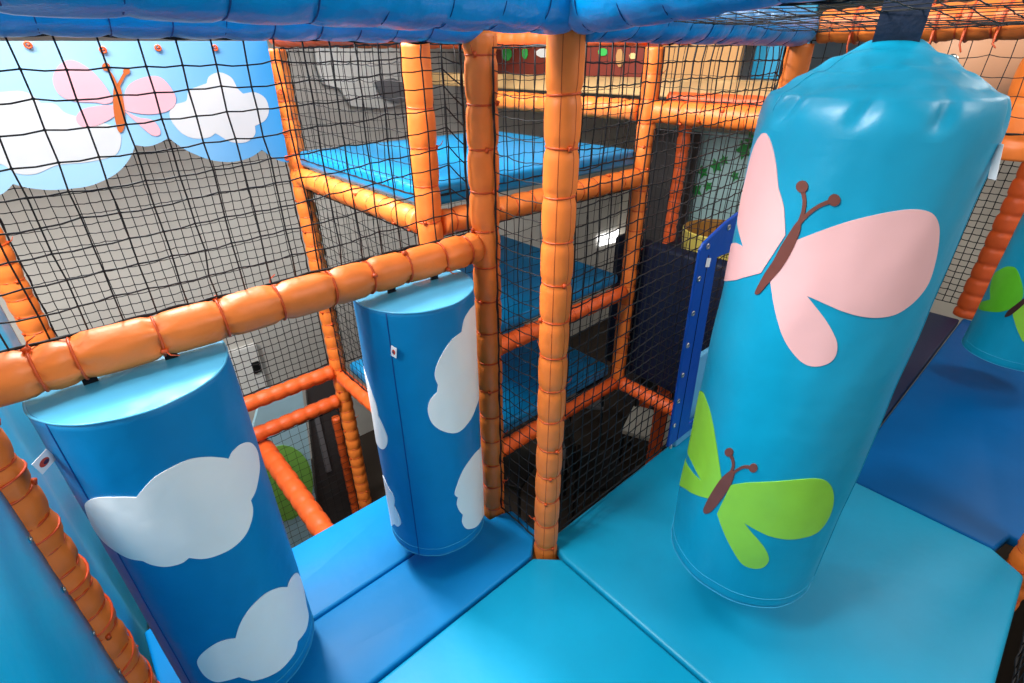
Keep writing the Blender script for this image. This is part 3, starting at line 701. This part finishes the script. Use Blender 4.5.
# ------------------------------------------------------------------ room
def struct(name, g, mt, smooth=False):
    o = g.build(name, M[mt], None, smooth); o['kind'] = 'structure'; return o
g = G(); g.box(-4, 5, -4, 4.2, GND-.1, GND); struct('floor', g, 'floor')
g = G(); g.box(-4, 4.7, 3.2, 3.3, GND, 3.2); struct('wall_back', g, 'wall')
g = G(); g.box(4.6, 4.7, -4, 3.2, GND, 3.2); struct('wall_right', g, 'wall2')
g = G(); g.box(-3.3, .6, 1.9, 3.2, 2.0, 2.1); g.box(.6, 4.6, 1.86, 3.2, 2.0, 2.1); g.box(1.9, 4.6, -.4, 1.86, 2.0, 2.1); struct('overhead', g, 'wall')  # unseen soffit boxes, added to shade the upper back wall
g = G(); g.box(-3.4, -3.3, -4, 3.2, GND, 3.2); struct('wall_left', g, 'wall')
g = G(); g.box(-3.3, 4.6, -4, -3.9, GND, 3.2); struct('wall_front', g, 'wall')

def panel_x(name, u0, v0, u1, v1, x, mt, label, th=.03, cat='panel', top=None, bot=None):
    a = at(u0, v0, 'x', x); b = at(u1, v1, 'x', x)
    if top: a.z = top
    if bot: b.z = bot
    g = G(); g.box(x, x+th, min(a.y, b.y), max(a.y, b.y), min(a.z, b.z), max(a.z, b.z))
    o = g.build(name, M[mt], None, False, (x, (a.y+b.y)/2, min(a.z, b.z))); bevel(o, .006, 2); o['_o'] = (x, (a.y+b.y)/2, min(a.z, b.z))
    return tag(o, label, cat) if cat else o
# cream beam and the panels behind it
g = G(); g.box(1.5,1.64,.1,3.1,1.425,1.508); o = g.build('foam_beam', M['cream'], None, True, (1.56,1.6,1.43)); bevel(o, .012); tag(o, 'cream foam beam above the orange bars at the back', 'beam')
red = panel_x('mural_panel', 470, 40, 655, 78, 1.95, 'redmural', 'dark red panel with green and white printed marks behind the centre post', top=1.998)
for (u, v, w, h, mt) in ((507,54,5,9,'greenmark'),(525,53,3,8,'greenmark'),(543,53,7,6,'whitemark'),(603,52,5,5,'greenmark'),(620,58,4,12,'tan'),(633,56,4,4,'cream')):
    ps = [at(u+w*math.cos(a*PI/4+.3), v+h*.8*math.sin(a*PI/4+.3), 'x', 1.945) for a in range(8)]
    g = G(); g.prism(ps, (-.003,0,0)); fixn(g.build('printed_mark', M[mt], red, False))
panel_x('tan_board', 657, 40, 736, 82, 2.0, 'tan', 'tan board above the cream beam right of the far shaft post', top=1.998)
panel_x('brick_board', 724, 40, 768, 84, 2.3, 'brick', 'white brick patterned board beside the tan one', top=1.998)
panel_x('teal_board', 756, 45, 800, 80, 2.15, 'teal', 'teal board just left of the big bag top', top=1.998)
panel_x('blue_grey_board', 800, 34, 905, 100, 3.4, 'bluegrey', 'blue grey board above the shoulder of the big bag', bot=GND)
# peach dome behind the right net
g = G(); rows = []
rows.append([Vector((2.9+.05*math.cos(2*PI*j/40), -.22+.05*math.sin(2*PI*j/40), GND)) for j in range(40)]); rows.append([Vector((2.9+.05*math.cos(2*PI*j/40), -.22+.05*math.sin(2*PI*j/40), 1.27)) for j in range(40)])
for i in range(22,-1,-1):
    ph = PI*i/24; rows.append([Vector((2.95+.34*math.sin(ph)*math.cos(2*PI*j/40), -.20+.34*math.sin(ph)*math.sin(2*PI*j/40), 1.62+.34*math.cos(ph))) for j in range(40)])
g.grid(rows, True); tag(g.build('play_dome', M['peach'], None, True, (2.9,-.22,GND)), 'rounded peach coloured play dome behind the net above the big bag', 'dome')
# thick orange column beyond the right net
padded('padded_column', (2.35,-.60,1.20), (2.35,-.60,1.72), .13, 'wide orange padded column at the upper right edge', 'padded column', seed=61, spacing=.16, pinch=.07, detail=False)
padded('padded_bar', (2.35,-1.6,1.26), (2.35,-.72,1.26), .05, 'orange padded bar beside the wide orange column', 'padded bar', seed=62, spacing=.1, detail=False)
padded('padded_post', (3.6,-.59,0), (3.6,-.59,1.9), .07, 'orange padded post in front of the pale net right of the big bag', seed=63, spacing=.11, mat='orange_far', detail=False)
# far posts and mural seen through the shaft net
padded('padded_post', (2.9,1.4,GND), (2.9,1.4,1.3), .05, 'thin orange post in front of the pale mural', seed=64, spacing=.12, mat='orange_far', detail=False)
padded('padded_post', (at(658,430,'z',-1).x,at(658,430,'z',-1).y,GND), (at(658,430,'z',-1).x,at(658,430,'z',-1).y,-.1), .055, 'orange post below the navy block, deep in the shaft', seed=65, spacing=.12, mat='orange_far', detail=False)
mur = panel_x('leaf_mural', 672, 128, 790, 236, 3.2, 'mural', 'pale green blue mural with leaves behind the shaft net', .04, bot=GND)
for (u, v, s) in ((703,172,6),(716,166,7),(744,150,9),(752,140,8),(696,190,7),(724,160,5),(735,176,5),(708,186,5)):
    ps = [at(u+s*math.cos(a*PI/5)*(1 if a % 2 else .5), v+s*1.2*math.sin(a*PI/5)*(1 if a % 2 else .5), 'x', 3.195) for a in range(10)]
    g = G(); g.prism(ps, (-.003,0,0)); fixn(g.build('leaf_print', M['leaf'], mur, False))
panel_x('grey_board', 655, 128, 690, 200, 3.1, 'darkgrey', 'dark grey board left of the leaf mural', bot=GND)
lp = [at(u, v, 'y', 3.19) for u, v in ((598,246),(597,236),(621,228),(622,240))]
g = G(); g.prism(lp, (0,-.02,0)); tag(fixn(g.build('wall_light', M['lit'], None, False, lp[0])), 'bright white lit panel seen through the tower between two posts', 'lamp')
# white shapes on the back wall above the platform
def wallshape(name, px, mt, label, y=3.19, cat='wall panel', th=.03, smooth=False):
    P = smoothpoly(px, 4) if smooth else px
    pts = [at(p[0], p[1], 'y', y) for p in P]; g = G(); g.prism(pts, (0,-th,0))
    return tag(fixn(g.build(name, M[mt], None, False, pts[0])), label, cat)
wallshape('wall_decoration', [(312,38),(418,36),(428,100),(380,108),(350,106),(338,88),(322,84),(315,66)], 'whitemark', 'white cut-out panel on the wall above the raised platform')
wallshape('wall_decoration', [(374,82),(392,78),(404,84),(409,100),(396,103),(380,96)], 'grey', 'grey patch on the white cut-out panel', 3.15)
wallshape('wall_decoration', [(262,388),(300,386),(322,560),(250,600),(225,520)], 'lightblue', 'light blue board with a green disc, below the two low orange bars', 2.20)
wallshape('printed_disc', [(283+30*math.cos(a*PI/10), 483+38*math.sin(a*PI/10)) for a in range(20)], 'circle', 'green disc on the light blue board', 2.168, 'disc', .004)
wallshape('wall_decoration', [(305,386),(336,376),(372,520),(322,560)], 'darkgrey', 'dark grey board right of the light blue one', 2.24)
wallshape('wall_bar', [(313,415),(318,414),(331,470),(326,472)], 'grey', 'pale grey bar on the dark board', 2.208, 'bar', .012)
padded('padded_post', (.06,2.12,GND), (.06,2.12,at(335,418,'y',2.12).z), .032, 'dim orange post in front of the dark grey board', seed=66, spacing=.12, mat='orange_far', detail=False)
# switch box on the wall
a = at(224,352,'y',3.19); b = at(263,372,'y',3.19)
g = G(); g.box(a.x, b.x, 3.15, 3.2, at(240,395,'y',3.19).z, a.z); sw = g.build('switch_box', M['whitemark'], None, False, (a.x,3.15,b.z)); sw['_o'] = (a.x,3.15,b.z); bevel(sw, .008)
tag(sw, 'white wall box with a yellow and a black switch right of the lower left roller', 'switch box')
for u0, u1, mt, nm in ((225,232,'yellowled','yellow_switch'),(251,261,'black','black_switch')):
    p = at(u0,363,'y',3.15); q = at(u1,371,'y',3.15); g = G(); g.box(p.x, q.x, 3.135, 3.15, q.z, p.z); g.build(nm, M[mt], sw, False)

# ------------------------------------------------------------------ the dark play-cafe floor seen down the shaft
def chair(x, y, rz, mt, label):
    root = empty('cafe_chair', (x, y, GND), label, 'chair', 'chairs down in the shaft'); root.rotation_euler = (0,0,rz)
    base = root.location
    def part(nm, fn, mat_):
        g = G(); fn(g); o = g.build(nm, M[mat_], None, True, (0,0,0)); o.parent = root; bevel(o, .004, 2); return o
    part('seat', lambda g: g.box(-.21,.21,-.21,.21,.44,.48), mt)
    part('backrest', lambda g: g.add([(x_, .2+.03*(z_-.5), z_) for x_, z_ in ((-.2,.62),(.2,.62),(.2,.9),(-.2,.9))]+[(x_, .23+.03*(z_-.5), z_) for x_, z_ in ((-.2,.62),(.2,.62),(.2,.9),(-.2,.9))], [(0,1,2,3),(7,6,5,4),(0,4,5,1),(1,5,6,2),(2,6,7,3),(3,7,4,0)]), 'black')
    for sx in (-1, 1):
        for sy_, top in ((-1,.44), (1,.9)):
            part('leg', lambda g, sx=sx, sy_=sy_, top=top: g.tube([(sx*.2, sy_*.2, 0), (sx*.19, sy_*.19, top)], .014, 8), 'black')
    return root
chair(1.12, 1.5, .4, 'black', 'black cafe chair deepest at the left of the dark shaft')
chair(2.34, 1.75, 2.2, 'grey', 'grey seated cafe chair deep under the tower')
chair(2.42, 1.02, -1.2, 'cushion', 'pale seated cafe chair at the right of the dark shaft')
chair(1.6, .98, .9, 'black', 'black cafe chair nearest to the blue mat edge, down in the shaft')
def bagthing(x, y, z, s, mt, label, nm='soft_bag'):
    g = G(); rows = []
    for i in range(13):
        ph = PI*i/12; rows.append([Vector((x+s*math.sin(ph)*math.cos(2*PI*j/24)*(1+.15*math.sin(3*2*PI*j/24)), y+s*.8*math.sin(ph)*math.sin(2*PI*j/24), z+s*.7+s*.7*math.cos(ph))) for j in range(24)])
    g.grid(rows, True); return tag(g.build(nm, M[mt], None, True, (x, y, z)), label, 'bag')
bagthing(1.78, 1.5, GND, .18, 'grey', 'grey bag on the floor between the chairs down in the shaft')
g = G(); g.box(.1,.62,.7,1.6,GND,GND+.015); tag(g.build('rug', M['carpet_green'], None, False, (.5,1.3,GND)), 'dark green rug at the foot of the tower', 'rug')

# ------------------------------------------------------------------ light
def area(name, loc, target, size, power, col=(1,1,1), sizey=None):
    l = bpy.data.lights.new(name, 'AREA'); l.energy = power; l.size = size; l.color = col
    if sizey: l.shape = 'RECTANGLE'; l.size_y = sizey
    o = bpy.data.objects.new(name, l); o.location = loc; C.objects.link(o)
    o.rotation_euler = (Vector(target)-Vector(loc)).to_track_quat('-Z', 'Y').to_euler(); return o
area('ceiling_light_left', (-2.5, .5, 3.3), (-.5,.7,.3), .9, 165, (1,.985,.96))
area('wall_fill_light', (-.9, .55, 3.25), (-.4,3.2,-.1), .8, 95, (1,.985,.96))  # added fill, brightens the lower back wall
area('ceiling_light_back', (-.6, 1.75, 2.75), (.5,-.7,.2), .5, 85, (1,.985,.97))
area('ceiling_light_front', (.9,-2.8,3.3), (-.6,0,.5), 1.2, 62, (1,.985,.97))
area('tower_fill_light', (.9, 2.5, 1.95), (.9,3.0,.8), .5, 5, (1,.985,.96))  # added fill under the soffit, brightens the wall behind the platform
area('ceiling_light_right', (3.7,-1.9,3.2), (3.9,-1.0,.6), 1.0, 60, (1,.97,.93))
w = bpy.data.worlds.new('world'); sc.world = w; w.use_nodes = True
w.node_tree.nodes['Background'].inputs['Color'].default_value = (1,.99,.97,1); w.node_tree.nodes['Background'].inputs['Strength'].default_value = .33
sc.view_settings.view_transform = 'Standard'; sc.view_settings.look = 'None'; sc.view_settings.gamma = 1; sc.view_settings.exposure = -.08
sc.view_settings.use_curve_mapping = False
for o in list(sc.objects):
    if '_o' in o: del o['_o']
